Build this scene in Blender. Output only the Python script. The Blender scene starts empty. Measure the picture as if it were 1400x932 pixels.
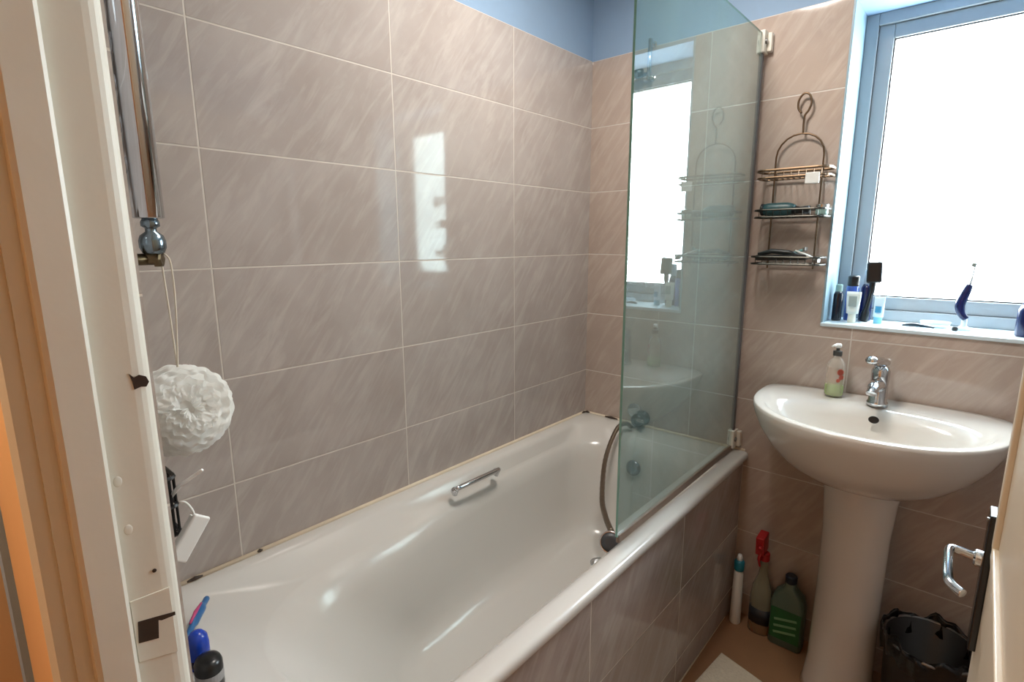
import bpy, bmesh, math, random
from mathutils import Vector, Matrix
random.seed(7)
C = bpy.context.scene
COL = C.collection
PI = math.pi

# ------------------------------------------------------------------ camera
cam_d = bpy.data.cameras.new('camera'); cam = bpy.data.objects.new('camera', cam_d); COL.objects.link(cam)
yaw, pitch, roll = -0.7210, -0.1867, -0.0034
fw = Vector((math.sin(yaw)*math.cos(pitch), math.cos(yaw)*math.cos(pitch), math.sin(pitch)))
rt = fw.cross(Vector((0,0,1))).normalized(); up = rt.cross(fw)
r2 = math.cos(roll)*rt + math.sin(roll)*up; u2 = -math.sin(roll)*rt + math.cos(roll)*up
M = Matrix(((r2.x,u2.x,-fw.x,1.2588),(r2.y,u2.y,-fw.y,-1.9232),(r2.z,u2.z,-fw.z,1.3929),(0,0,0,1)))
cam.matrix_world = M
cam_d.sensor_width = 36; cam_d.lens = 36*728.1/1400; cam_d.clip_start = 0.01
C.camera = cam
# ------------------------------------------------------------------ world, lamps, exposure
W = bpy.data.worlds.new('world'); C.world = W; W.use_nodes = True
W.node_tree.nodes['Background'].inputs[0].default_value = (.8,.9,1,1)
W.node_tree.nodes['Background'].inputs[1].default_value = 0.5
PANE_STRENGTH = 14.5
def area(name, loc, rot, size, power, col, spread=PI):
    l = bpy.data.lights.new(name, 'AREA'); l.shape='DISK'; l.size=size; l.energy=power; l.color=col; l.spread = spread
    o = bpy.data.objects.new(name, l); COL.objects.link(o); o.location=loc; o.rotation_euler=rot
    return o
area('ceiling_lamp', (.60,-.72,2.385), (0,0,0), .28, 10.5, (1.0,.92,.84))
area('hall_lamp', (.15,-2.5,2.385), (0,0,0), .30, 16.0, (1.0,.80,.56))
vs = C.view_settings; vs.view_transform='Standard'; vs.look='None'; vs.exposure=0.68; vs.gamma=1; vs.use_curve_mapping=False
C.cycles.max_bounces = 10; C.cycles.transparent_max_bounces = 24; C.cycles.diffuse_bounces = 5
C.cycles.caustics_reflective = False; C.cycles.caustics_refractive = False
C.cycles.sample_clamp_indirect = 6
C.cycles.use_denoising = True

# ------------------------------------------------------------------ materials
def lin(c):
    return tuple(((v/255)/12.92 if v/255 <= .04045 else ((v/255+.055)/1.055)**2.4) for v in c)
class NT:
    def __init__(s, m): s.t=m.node_tree; s.n=s.t.nodes; s.l=s.t.links
    def new(s, typ, **k):
        n = s.n.new(typ)
        for a,b in k.items(): setattr(n,a,b)
        return n
    def math(s, op, a, b=None, clamp=False):
        n = s.n.new('ShaderNodeMath'); n.operation=op; n.use_clamp=clamp
        for i,v in enumerate((a,b)):
            if v is None: continue
            if isinstance(v,(int,float)): n.inputs[i].default_value=v
            else: s.l.new(v, n.inputs[i])
        return n.outputs[0]
    def mix(s, f, a, b, mode='MIX'):
        n = s.n.new('ShaderNodeMix'); n.data_type='RGBA'; n.blend_type=mode
        for i,v in ((0,f),(6,a),(7,b)):
            if isinstance(v,(int,float)): n.inputs[i].default_value=v
            elif isinstance(v,tuple): n.inputs[i].default_value=(*v[:3],1)
            else: s.l.new(v, n.inputs[i])
        return n.outputs[2]
MATS = {}
def mat(name, col, rough=.5, metal=0, var=.06, scale=12, bump=0, trans=0, ior=1.5, emit=0, coat=0, sss=0):
    if name in MATS: return MATS[name]
    m = bpy.data.materials.new(name); m.use_nodes=True; t=NT(m)
    p = t.n['Principled BSDF']; c = lin(col)
    tc = t.new('ShaderNodeTexCoord'); no = t.new('ShaderNodeTexNoise'); no.inputs['Scale'].default_value=scale; no.inputs['Detail'].default_value=4
    t.l.new(tc.outputs['Object'], no.inputs['Vector'])
    o = t.mix(no.outputs['Fac'], tuple(max(0,v*(1-var)) for v in c), tuple(min(1,v*(1+var)) for v in c))
    t.l.new(o, p.inputs['Base Color'])
    p.inputs['Roughness'].default_value=rough; p.inputs['Metallic'].default_value=metal
    p.inputs['IOR'].default_value=ior; p.inputs['Transmission Weight'].default_value=trans
    p.inputs['Coat Weight'].default_value=coat
    if bump:
        b = t.new('ShaderNodeBump'); b.inputs['Distance'].default_value=bump; b.inputs['Strength'].default_value=1
        t.l.new(no.outputs['Fac'], b.inputs['Height']); t.l.new(b.outputs['Normal'], p.inputs['Normal'])
    MATS[name]=m; return m

def tile_mat(name, ax, offu, offv, base=(178,169,164), vein=(203,196,191), grout=(208,200,192), dark=(158,146,140), rough=.06, convex=.0):
    """500 x 250 mm glazed tiles with slanting pale streaks."""
    m = bpy.data.materials.new(name); m.use_nodes=True; t=NT(m); p=t.n['Principled BSDF']
    tc = t.new('ShaderNodeTexCoord'); sp = t.new('ShaderNodeSeparateXYZ'); t.l.new(tc.outputs['Object'], sp.inputs[0])
    u = t.math('ADD', sp.outputs[ax], offu); v = t.math('ADD', sp.outputs[2], offv)
    cb = t.new('ShaderNodeCombineXYZ'); t.l.new(u, cb.inputs[0]); t.l.new(v, cb.inputs[1])
    br = t.new('ShaderNodeTexBrick'); br.offset=0; br.squash=1
    br.inputs['Scale'].default_value=1; br.inputs['Brick Width'].default_value=.5; br.inputs['Row Height'].default_value=.25
    br.inputs['Mortar Size'].default_value=.0022; br.inputs['Mortar Smooth'].default_value=.35; br.inputs['Bias'].default_value=0
    br.inputs['Color1'].default_value=(0,0,0,1); br.inputs['Color2'].default_value=(1,1,1,1); br.inputs['Mortar'].default_value=(.5,.5,.5,1)
    t.l.new(cb.outputs[0], br.inputs['Vector'])
    fu = t.math('FLOOR', t.math('MULTIPLY', u, 2.0)); fv = t.math('FLOOR', t.math('MULTIPLY', v, 4.0))
    seed = t.math('ADD', t.math('MULTIPLY', fu, 3.71), t.math('MULTIPLY', fv, 9.13))
    cb2 = t.new('ShaderNodeCombineXYZ'); t.l.new(t.math('ADD',u,seed), cb2.inputs[0]); t.l.new(v, cb2.inputs[1]); t.l.new(seed, cb2.inputs[2])
    mp = t.new('ShaderNodeMapping'); mp.vector_type='POINT'; mp.inputs['Rotation'].default_value=(0,0,math.radians(-54)); mp.inputs['Scale'].default_value=(1,1,1)
    t.l.new(cb2.outputs[0], mp.inputs[0])
    mp2 = t.new('ShaderNodeMapping'); mp2.inputs['Scale'].default_value=(6,36,1); t.l.new(mp.outputs[0], mp2.inputs[0])
    n1 = t.new('ShaderNodeTexNoise'); n1.inputs['Scale'].default_value=1; n1.inputs['Detail'].default_value=6; n1.inputs['Roughness'].default_value=.62; n1.inputs['Distortion'].default_value=.6
    t.l.new(mp2.outputs[0], n1.inputs['Vector'])
    n2 = t.new('ShaderNodeTexNoise'); n2.inputs['Scale'].default_value=7; n2.inputs['Detail'].default_value=5; t.l.new(cb2.outputs[0], n2.inputs['Vector'])
    r1 = t.new('ShaderNodeMapRange'); r1.inputs[1].default_value=.46; r1.inputs[2].default_value=.78; t.l.new(n1.outputs['Fac'], r1.inputs[0])
    r2_ = t.new('ShaderNodeMapRange'); r2_.inputs[1].default_value=.35; r2_.inputs[2].default_value=.7; t.l.new(n2.outputs['Fac'], r2_.inputs[0])
    c = t.mix(t.math('MULTIPLY', r2_.outputs[0], .55), lin(base), lin(dark))
    c = t.mix(t.math('MULTIPLY', r1.outputs[0], .58), c, lin(vein))
    cv = t.mix(t.math('MULTIPLY', br.outputs['Color'], .22), c, lin(dark))
    c = t.mix(br.outputs['Fac'], cv, lin(grout))
    t.l.new(c, p.inputs['Base Color'])
    rr = t.math('ADD', t.math('MULTIPLY', br.outputs['Fac'], .5), rough); t.l.new(rr, p.inputs['Roughness'])
    # relief: joints sit back, each tile very slightly domed across its width
    lu = t.math('SUBTRACT', t.math('FRACT', t.math('MULTIPLY', u, 2.0)), .5)
    dome = t.math('MULTIPLY', t.math('MULTIPLY', lu, lu), -convex)
    hgt = t.math('ADD', t.math('ADD', dome, t.math('MULTIPLY', br.outputs['Fac'], -.0012)), t.math('MULTIPLY', n2.outputs['Fac'], .00012))
    b = t.new('ShaderNodeBump'); b.inputs['Distance'].default_value=1.0; b.inputs['Strength'].default_value=1
    t.l.new(hgt, b.inputs['Height']); t.l.new(b.outputs['Normal'], p.inputs['Normal'])
    return m

T_left = tile_mat('tiles_left', 1, 10.4775, 9.915, convex=.0015)
T_back = tile_mat('tiles_back', 0, 10.024, 9.915, base=(182,166,155), vein=(205,193,184), dark=(162,145,135), convex=.001)
T_panel = tile_mat('tiles_panel', 1, 10.505, 9.9, dark=(140,124,118))
T_near = tile_mat('tiles_near', 0, 10.0, 9.915)
T_floor = tile_mat('tiles_floor', 0, 9.8, 9.9)
PAINT = mat('blue_wall_paint', (138,163,190), .75, var=.02, scale=40, bump=.0003)
REVEAL = mat('pale_blue_gloss_paint', (146,172,186), .35, var=.03, scale=8)
CEIL = mat('ceiling_white', (225,225,222), .85, var=.02)
WPAINT = mat('old_white_gloss_paint', (214,213,203), .38, var=.05, scale=14, bump=.0012)
PORC = mat('white_ceramic', (212,207,200), .12, var=.01, coat=.3)
ACRYL = mat('white_bath_acrylic', (206,203,198), .17, var=.01)
CHROME = mat('chrome', (205,208,212), .09, 1, var=.02)
BRUSHED = mat('dull_metal', (140,140,138), .3, 1, var=.1, scale=40)
BRASSY = mat('tarnished_brass', (105,90,68), .4, 1, var=.2, scale=60)
BRONZE = mat('bronze_wire', (120,98,78), .35, 1, var=.1, scale=50)
BLACK = mat('black_plastic', (14,16,18), .3, var=.2)
NAVY = mat('navy_plastic', (14,22,66), .25, var=.2)
WHITEP = mat('white_plastic', (228,230,228), .35, var=.02)
UPVC = mat('backlit_window_plastic', (152,158,162), .3, var=.01)  # white plastic toned to grey, its backlit shade put into the colour
TEAL = mat('teal_plastic', (22,120,140), .35, var=.1)
RED = mat('red_plastic', (165,24,28), .4, var=.1)
CREAM = mat('cream_sealant', (214,200,178), .5, var=.12, scale=30)
MOULD = mat('mildew', (60,48,40), .7, var=.3, scale=60)
DARKHOLE = mat('raw_dark_wood', (52,38,28), .8, var=.3, scale=60)
ORANGE = mat('warm_lit_hall_cream', (206,168,124), .6, var=.05, scale=6)  # cream hall wall, the warm lamplight on it mixed into the base colour
NET = None

# ------------------------------------------------------------------ mesh helpers
def obj(name, bm, m, parent=None, smooth=False, kind=None, label=None, cat=None, group=None, loc=None, bevel=0):
    me = bpy.data.meshes.new(name)
    if loc is not None: bmesh.ops.translate(bm, verts=bm.verts, vec=-Vector(loc))
    bmesh.ops.recalc_face_normals(bm, faces=bm.faces)
    bm.to_mesh(me); bm.free()
    o = bpy.data.objects.new(name, me); COL.objects.link(o)
    for mm in (m if isinstance(m,(list,tuple)) else [m]): me.materials.append(mm)
    if smooth:
        for f in me.polygons: f.use_smooth=True
    if loc is not None: o.location = loc
    if parent is not None:
        o.parent = parent
        if parent.location.length and not (loc is not None and tuple(loc)==(0,0,0) and False):
            # vertices are written in world space: undo the parent's offset
            pw = Vector((0,0,0)); q = parent
            while q: pw += q.location; q = q.parent
            o.location = Vector(loc if loc is not None else (0,0,0)) - pw
    if bevel:
        b = o.modifiers.new('bevel','BEVEL'); b.width=bevel; b.segments=3; b.limit_method='ANGLE'
    if kind: o['kind']=kind
    if label: o['label']=label
    if cat: o['category']=cat
    if group: o['group']=group
    return o
def thing(name, label, cat, loc=(0,0,0), group=None):
    o = bpy.data.objects.new(name, None); COL.objects.link(o); o.location=loc; o.empty_display_size=.05
    o['label']=label; o['category']=cat
    if group: o['group']=group
    return o
def B(): return bmesh.new()
def box(bm, x0,x1,y0,y1,z0,z1, mi=0):
    vs=[bm.verts.new((x,y,z)) for z in (z0,z1) for y in (y0,y1) for x in (x0,x1)]
    for f in ((0,2,3,1),(4,5,7,6),(0,1,5,4),(2,6,7,3),(0,4,6,2),(1,3,7,5)):
        fc=bm.faces.new([vs[i] for i in f]); fc.material_index=mi
    return vs
def obox(bm, c, ax, half, mi=0):
    """box with centre c, three axis vectors, half sizes"""
    c=Vector(c); a=[Vector(v).normalized()*h for v,h in zip(ax,half)]
    vs=[bm.verts.new(c+sx*a[0]+sy*a[1]+sz*a[2]) for sz in(-1,1) for sy in(-1,1) for sx in(-1,1)]
    for f in ((0,2,3,1),(4,5,7,6),(0,1,5,4),(2,6,7,3),(0,4,6,2),(1,3,7,5)):
        fc=bm.faces.new([vs[i] for i in f]); fc.material_index=mi
def frame_axes(d):
    d=d.normalized(); a=Vector((0,0,1)) if abs(d.z)<.9 else Vector((1,0,0))
    x=d.cross(a).normalized(); return x, d.cross(x).normalized()
def loft(bm, rings, cap0=True, cap1=True, closed=True, mi=0):
    R=[[bm.verts.new(p) for p in r] for r in rings]
    n=len(R[0])
    for a,b in zip(R,R[1:]):
        for i in range(n if closed else n-1):
            j=(i+1)%n; f=bm.faces.new((a[i],a[j],b[j],b[i])); f.material_index=mi
    if cap0: bm.faces.new(R[0][::-1]).material_index=mi
    if cap1: bm.faces.new(R[-1]).material_index=mi
    return R
def smooth_path(pts, n=8):
    P=[Vector(p) for p in pts]; out=[]
    for i in range(len(P)-1):
        p0=P[max(0,i-1)];p1=P[i];p2=P[i+1];p3=P[min(len(P)-1,i+2)]
        for k in range(n):
            t=k/n; out.append(.5*((2*p1)+(-p0+p2)*t+(2*p0-5*p1+4*p2-p3)*t*t+(-p0+3*p1-3*p2+p3)*t**3))
    out.append(P[-1]); return out
def tube(bm, pts, r, seg=10, cap=True, closed=False, mi=0):
    P=[Vector(p) for p in pts]; rings=[]; x=None
    for i,p in enumerate(P):
        d=(P[min(i+1,len(P)-1)]-P[max(i-1,0)])
        if closed: d=P[(i+1)%len(P)]-P[i-1]
        d.normalize()
        if x is None: x,_=frame_axes(d)
        x=(x-d*x.dot(d)).normalized(); y=d.cross(x)
        rr = r[i] if isinstance(r,(list,tuple)) else r
        rings.append([p+rr*(math.cos(2*PI*k/seg)*x+math.sin(2*PI*k/seg)*y) for k in range(seg)])
    if closed: rings.append(rings[0]); 
    loft(bm, rings, cap and not closed, cap and not closed, mi=mi)
    if closed: bmesh.ops.remove_doubles(bm, verts=bm.verts, dist=1e-6)
def lathe(bm, prof, c=(0,0,0), axis=(0,0,1), seg=28, sx=1, sy=1, mi=0):
    """prof: (radius, height) along axis from c"""
    c=Vector(c); d=Vector(axis).normalized(); x,y=frame_axes(d)
    if abs(d.z)>.99: x,y=Vector((1,0,0)),Vector((0,1,0))
    rings=[[c+d*h+r*(sx*math.cos(2*PI*k/seg)*x+sy*math.sin(2*PI*k/seg)*y) for k in range(seg)] for r,h in prof]
    loft(bm, rings, mi=mi)
def rrect(x0,x1,y0,y1,radii,z,nc=14,ne=22):
    """rounded rectangle, radii for corners (x1y1, x0y1, x0y0, x1y0); constant point count"""
    pts=[]; cs=[(x1,y1,0),(x0,y1,90),(x0,y0,180),(x1,y0,270)]
    arcs=[]
    for (cx,cy,a0),r in zip(cs,radii):
        sx=-1 if cx==x1 else 1; sy=-1 if cy==y1 else 1
        ox,oy=cx+sx*r,cy+sy*r
        arcs.append([(ox+r*math.cos(math.radians(a0+90*k/nc)),oy+r*math.sin(math.radians(a0+90*k/nc))) for k in range(nc+1)])
    for i in range(4):
        a=arcs[i]; b=arcs[(i+1)%4]; pts+=a
        for k in range(1,ne): pts.append((a[-1][0]+(b[0][0]-a[-1][0])*k/ne, a[-1][1]+(b[0][1]-a[-1][1])*k/ne))
    return [(x,y,z) for x,y in pts]
def rbox(name, x0,x1,y0,y1,z0,z1,m,parent=None,bev=.002,**k):
    bm=B(); box(bm,x0,x1,y0,y1,z0,z1); return obj(name,bm,m,parent,bevel=bev,**k)

# ================================================================== ROOM
RX=1.98; NY=-1.757; H=2.40; TT=2.085   # right wall, near wall, ceiling, tile top
SILL=1.132; WX0,WX1=.893,1.475; WTOP=2.073
GLD=.20
bm=B(); box(bm,-.1,RX+.1,-3.4,.12,-.06,0); floor=obj('floor',bm,None or mat('brown_floor_vinyl',(150,112,82),.42,var=.14,scale=9),kind='structure')
bm=B(); box(bm,-.1,RX+.1,-3.4,.32,H,H+.06); obj('ceiling',bm,CEIL,kind='structure')
# left wall: painted above, tiled below
bm=B(); box(bm,-.12,-.008,NY-.12,.32,0,H); wl=obj('wall_left',bm,PAINT,kind='structure')
bm=B(); box(bm,-.0085,0,NY,0,0,TT); obj('wall_tiles',bm,T_left,wl)
# back wall with window opening
bm=B()
box(bm,-.12,WX0,.008,.32,0,H); box(bm,WX1,RX+.12,.008,.32,0,H); box(bm,WX0,WX1,.008,.32,0,SILL-.012); box(bm,WX0,WX1,.008,.32,WTOP,H)
wb=obj('wall_back',bm,PAINT,kind='structure')
bm=B()
box(bm,0,WX0-.006,0,.0085,0,TT); box(bm,WX0-.006,WX1+.006,0,.0085,0,SILL-.012); box(bm,WX1+.006,RX,0,.0085,0,TT)
obj('wall_tiles',bm,T_back,wb)
# reveal trim and lining painted pale blue
bm=B(); box(bm,WX0-.006,WX0+.001,-.003,.30,SILL,WTOP+.012); obj('window_reveal',bm,REVEAL,wb,bevel=.002)
bm=B(); box(bm,WX1-.001,WX1+.006,-.003,.30,SILL,WTOP+.012); obj('window_reveal',bm,REVEAL,wb,bevel=.002)
bm=B(); box(bm,RX,RX+.12,NY-.12,.32,0,H); wr=obj('wall_right',bm,PAINT,kind='structure')
bm=B(); box(bm,RX-.0085,RX,NY,0,0,TT); obj('wall_tiles',bm,tile_mat('tiles_right',1,10.2,9.915),wr)
# near wall either side of the doorway, 0.11 thick
JX=.594; DX=1.362; JY0=-1.866
bm=B(); box(bm,-.12,JX-.03,JY0,NY,0,H); box(bm,DX+.03,RX+.12,JY0,NY,0,H); box(bm,JX-.03,DX+.03,JY0,NY,2.03,H)
wn=obj('wall_near',bm,ORANGE,kind='structure')
bm=B(); box(bm,0,JX-.03,NY,NY+.006,0,TT); box(bm,DX+.03,RX,NY,NY+.006,0,TT); obj('wall_tiles',bm,T_near,wn)
# hall behind the camera
bm=B(); box(bm,-.12,RX+.12,-3.4,-3.3,0,H); obj('wall_hall',bm,ORANGE,kind='structure')
bm=B(); box(bm,-.22,-.12,-3.4,JY0,0,H); obj('wall_hall_left',bm,ORANGE,kind='structure')
bm=B(); box(bm,RX+.12,RX+.22,-3.4,JY0,0,H); obj('wall_hall_right',bm,ORANGE,kind='structure')

# door lining, left side: worn paint, rebate, stop bead, architrave -----------------
def prism(bm, poly, z0, z1):
    a=[bm.verts.new((x,y,z0)) for x,y in poly]; b=[bm.verts.new((x,y,z1)) for x,y in poly]; n=len(poly)
    bm.faces.new(a[::-1]); bm.faces.new(b)
    for i in range(n): bm.faces.new((a[i],a[(i+1)%n],b[(i+1)%n],b[i]))
def jamb_profile(side):
    # (depth into the opening, y): room edge first
    p=[(-.03,NY-.001),(-.014,NY-.001),(-.0095,NY-.002),(-.0055,NY-.005),(-.0025,NY-.009),(-.0007,NY-.014),(0,NY-.020),(0,-1.809),(.009,-1.8105),(.0115,-1.814),(.0115,-1.842),(.0095,-1.8465),(.001,-1.848),(.001,-1.853),(.0,-1.861),(-.03,-1.861)]
    return p
bm=B()
KX=[(-1.818,-1.786,.962,1.002)]
prism(bm,[(JX+d,y) for d,y in jamb_profile(1)],0,2.03)
t1=obj('trim_1',bm,WPAINT,kind='structure'); 
# architrave on the hall side
bm=B(); prism(bm,[(JX-.004,-1.861),(JX-.005,-1.874),(JX-.012,-1.879),(JX-.028,-1.877),(JX-.034,-1.872),(JX-.044,-1.871),(JX-.060,-1.876),(JX-.070,-1.874),(JX-.072,-1.866),(JX-.072,-1.861)],0,2.08)
obj('architrave',bm,WPAINT,t1)
# strike plate recess with painted surround, latch hole, and a broken upper screw hole
bm=B()
def yz(bm,poly,x0,x1):
    a=[bm.verts.new((x0,y,z)) for y,z in poly]; b=[bm.verts.new((x1,y,z)) for y,z in poly]; n=len(poly)
    bm.faces.new(a); bm.faces.new(b[::-1])
    for i in range(n): bm.faces.new((a[i],a[(i+1)%n],b[(i+1)%n],b[i]))
yz(bm,[(-1.8085,.925),(-1.770,.915),(-1.770,1.000),(-1.8085,1.002)],JX-.002,JX+.0012); obj('strike_plate',bm,WPAINT,t1,bevel=.0006)
bm=B(); yz(bm,[(-1.806,.949),(-1.787,.944),(-1.785,.966),(-1.782,.964),(-1.768,.963),(-1.768,.967),(-1.785,.971),(-1.804,.975)],JX+.0008,JX+.0018); obj('latch_hole',bm,DARKHOLE,t1)
bm=B(); yz(bm,[(-1.777,1.238),(-1.771,1.240),(-1.766,1.239),(-1.763,1.244),(-1.765,1.250),(-1.771,1.253),(-1.776,1.251),(-1.780,1.256),(-1.778,1.247)],JX-.004,JX+.0008); obj('screw_hole',bm,DARKHOLE,t1)
bm=B(); lathe(bm,[(.0022,-.002),(.0022,.0010),(.001,.0014)],(JX,-1.782,1.027),(1,0,0),seg=10); obj('screw_hole',bm,DARKHOLE,t1)
for yy,zz in ((-1.811+.008,1.142),(-1.800,1.085)):
    bm=B(); bmesh.ops.create_icosphere(bm,subdivisions=3,radius=1,matrix=Matrix.Translation((JX,yy,zz))@Matrix.Diagonal((.0010,.004,.006,1))); obj('paint_drip',bm,WPAINT,t1,smooth=True)
# right lining + head
bm=B(); prism(bm,[(DX-d,y) for d,y in jamb_profile(1)],0,2.03); t2=obj('trim_2',bm,WPAINT,kind='structure')
bm=B(); box(bm,JX,DX,-1.861,NY-.001,2.0,2.03); obj('trim_3',bm,WPAINT,kind='structure')

# the door, swung fully into the room ---------------------------------------------------
D0,D1=-1.752,-.998
bm=B(); box(bm,1.312,1.352,D0,D1,.008,1.99); door=obj('door_1',bm,mat('cream_door_paint',(188,177,160),.4,var=.05,scale=10),kind='structure',bevel=.003)
for (za,zb) in ((.2,.78),(1.02,1.85)):
    bm=B()
    for a in (0,1):
        x=1.3105
        for y0,y1,z0,z1 in ((D0+.11,D1-.11,za,za+.016),(D0+.11,D1-.11,zb-.016,zb),(D0+.11,D0+.126,za,zb),(D1-.126,D1-.11,za,zb)):
            if a==0: box(bm,1.306,1.313,y0,y1,z0,z1)
    obj('panel_moulding',bm,mat('cream_door_paint',(188,177,160)),door,bevel=.002)
hd=B(); box(hd,1.3035,1.3125,-1.050,-1.012,.850,1.045); h=obj('handle_backplate',hd,mat('dark_chrome',(70,74,78),.2,1),door,bevel=.002)
bm=B(); tube(bm,smooth_path([(1.304,-1.031,.975),(1.290,-1.031,.977),(1.276,-1.032,.979),(1.270,-1.038,.979),(1.270,-1.060,.976),(1.272,-1.095,.970),(1.276,-1.108,.967),(1.288,-1.118,.964)],6),.0056,12); obj('lever_handle',bm,CHROME,door,smooth=True)
bm=B(); lathe(bm,[(.011,0),(.011,.007),(.009,.009)],(1.304,-1.031,.975),(-1,0,0)); obj('handle_collar',bm,CHROME,door,smooth=False)
bm=B(); lathe(bm,[(.003,0),(.003,.0015)],(1.3035,-1.031,1.032),(-1,0,0),seg=10); obj('screw',bm,BRUSHED,door)

# window -------------------------------------------------------------------------------------
bm=B()
FX0,FX1,FZ0,FZ1=WX0+.001,WX1-.001,SILL,WTOP
def ring_frame(bm,x0,x1,z0,z1,w,y0,y1,wt=None,wb=None):
    wt=w if wt is None else wt; wb=w if wb is None else wb
    box(bm,x0,x0+w,y0,y1,z0,z1); box(bm,x1-w,x1,y0,y1,z0,z1); box(bm,x0+w,x1-w,y0,y1,z0,z0+wb); box(bm,x0+w,x1-w,y0,y1,z1-wt,z1)
ring_frame(bm,FX0,FX1,FZ0,FZ1,.034,GLD-.03,GLD+.05)
win=obj('window_1',bm,UPVC,kind='structure',bevel=.002)
bm=B(); ring_frame(bm,FX0+.034,FX1-.034,FZ0+.034,FZ1-.034,.042,GLD-.018,GLD+.04,wb=.042)
obj('window_sash',bm,UPVC,win,bevel=.003)
bm=B(); ring_frame(bm,FX0+.076,FX1-.076,FZ0+.076,FZ1-.076,.004,GLD-.012,GLD+.02); obj('gasket',bm,BLACK,win)
# frosted pane glowing with the daylight behind it
pm=bpy.data.materials.new('frosted_daylit_glass'); pm.use_nodes=True; t=NT(pm); p=t.n['Principled BSDF']
tc=t.new('ShaderNodeTexCoord'); vo=t.new('ShaderNodeTexVoronoi'); vo.inputs['Scale'].default_value=90; t.l.new(tc.outputs['Object'],vo.inputs['Vector'])
no=t.new('ShaderNodeTexNoise'); no.inputs['Scale'].default_value=2.5; t.l.new(tc.outputs['Object'],no.inputs['Vector'])
col=t.mix(no.outputs['Fac'],(.80,.94,1.0),(.88,.98,1.0))
t.l.new(col,p.inputs['Emission Color']); p.inputs['Base Color'].default_value=(.8,.85,.88,1)
st=t.math('ADD',t.math('MULTIPLY',vo.outputs['Distance'],PANE_STRENGTH*.5),PANE_STRENGTH*.85); t.l.new(st,p.inputs['Emission Strength'])
bp_=t.new('ShaderNodeBump'); bp_.inputs['Distance'].default_value=.001; t.l.new(vo.outputs['Distance'],bp_.inputs['Height']); t.l.new(bp_.outputs['Normal'],p.inputs['Normal'])
bm=B(); box(bm,FX0+.078,FX1-.078,GLD+.002,GLD+.010,FZ0+.078,FZ1-.078); obj('frosted_pane',bm,pm,win)
bm=B(); box(bm,1.405,1.43,GLD-.034,GLD-.018,SILL+.045,SILL+.065); box(bm,1.41,1.425,GLD-.05,GLD-.034,SILL+.05,SILL+.06); obj('window_catch',bm,UPVC,win,bevel=.002)
# sill board and soffit
bm=B(); box(bm,WX0-.006,WX1+.006,-.006,.30,SILL-.012,SILL); obj('window_sill',bm,mat('sill_gloss_white',(205,220,228),.25,var=.02),win,bevel=.003)
# sealant beads round the bath
RIM=.643
bm=B(); tube(bm,[(.004,NY+.02,RIM+.001),(.004,-.8,RIM+.001),(.004,-.004,RIM+.001),(.35,-.004,RIM+.001),(.69,-.004,RIM+.001)],.0065,8)
se=obj('trim_4',bm,CREAM,kind='structure',smooth=True)
bm=B()
for y,l in ((-1.585,.016),(-1.44,.006),(-.022,.014)):
    tube(bm,[(.009,y-l,RIM+.004),(.010,y,RIM+.006),(.009,y+l,RIM+.004)],[.002,.0045,.002],6)
for x,l in ((.018,.012),(.14,.03)):
    tube(bm,[(x-l,-.009,RIM+.004),(x,-.010,RIM+.006),(x+l,-.009,RIM+.004)],[.002,.0045,.002],6)
obj('mildew_spot',bm,MOULD,se)

# ================================================================== BATH
BY0,BY1=-1.70,-.002
def bath_ring(x0,x1,y0,y1,radii,z,warp=0):
    r=rrect(x0,x1,y0,y1,radii,z)
    return r
rings=[]
rings.append(rrect(.002,.700,BY0,BY1,(.012,.012,.012,.03),RIM-.030))
rings.append(rrect(.001,.705,BY0-.001,BY1,(.012,.012,.012,.03),RIM-.022))
rings.append(rrect(.001,.705,BY0-.001,BY1,(.012,.012,.012,.03),RIM-.008))
rings.append(rrect(.003,.700,BY0+.001,BY1-.001,(.012,.012,.012,.03),RIM-.0015))
rings.append(rrect(.008,.692,BY0+.006,BY1-.004,(.012,.012,.012,.03),RIM))
def sm(a,b,x):
    t=max(0,min(1,(x-a)/(b-a))); return t*t*(3-2*t)
def inner(y0,dx,zz,rad,x0=.085,x1=.615,y1=-.125,w=1.0):
    # outline whose wall side leans towards the middle at the lounging end
    return [(x+dx*sm(-.70,-1.35,y)*w*(x1-x)/(x1-x0),y,z) for x,y,z in rrect(x0,x1,y0,y1,rad,zz)]
def mixr(a,b,f): return [tuple(p+(q-p)*f for p,q in zip(u,v)) for u,v in zip(a,b)]
E0=rrect(.030,.675,BY0+.038,BY1-.040,(.05,.05,.040,.05),RIM-.0005)
E1=rrect(.044,.662,BY0+.050,BY1-.060,(.08,.08,.045,.07),RIM-.003)
E2=rrect(.052,.650,BY0+.060,BY1-.075,(.10,.10,.050,.10),RIM-.008)
CR=inner(-1.560,.052,RIM-.050,(.15,.15,.235,.215),.074,.612,-.120)
rings+=[E0,E1,E2]
for f in (.22,.45,.68,.86,.96): rings.append(mixr(E2,CR,f))
rings.append(CR)
rings.append(inner(-1.552,.056,RIM-.058,(.15,.15,.235,.215),.082,.608,-.126))
rings.append(inner(-1.538,.068,RIM-.074,(.15,.15,.24,.22),.098,.605,-.138))
rings.append(inner(-1.498,.074,RIM-.12,(.15,.15,.235,.22),.106,.598,-.15))
rings.append(inner(-1.43,.075,RIM-.19,(.15,.15,.225,.21),.120,.586,-.17))
rings.append(inner(-1.34,.055,RIM-.275,(.15,.15,.21,.20),.138,.570,-.19))
rings.append(inner(-1.27,.03,RIM-.345,(.14,.14,.19,.18),.155,.552,-.21))
rings.append(inner(-1.22,.015,RIM-.385,(.12,.12,.14,.14),.185,.522,-.24))
rings.append(inner(-1.17,.0,RIM-.400,(.09,.09,.10,.10),.225,.482,-.28))
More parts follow.
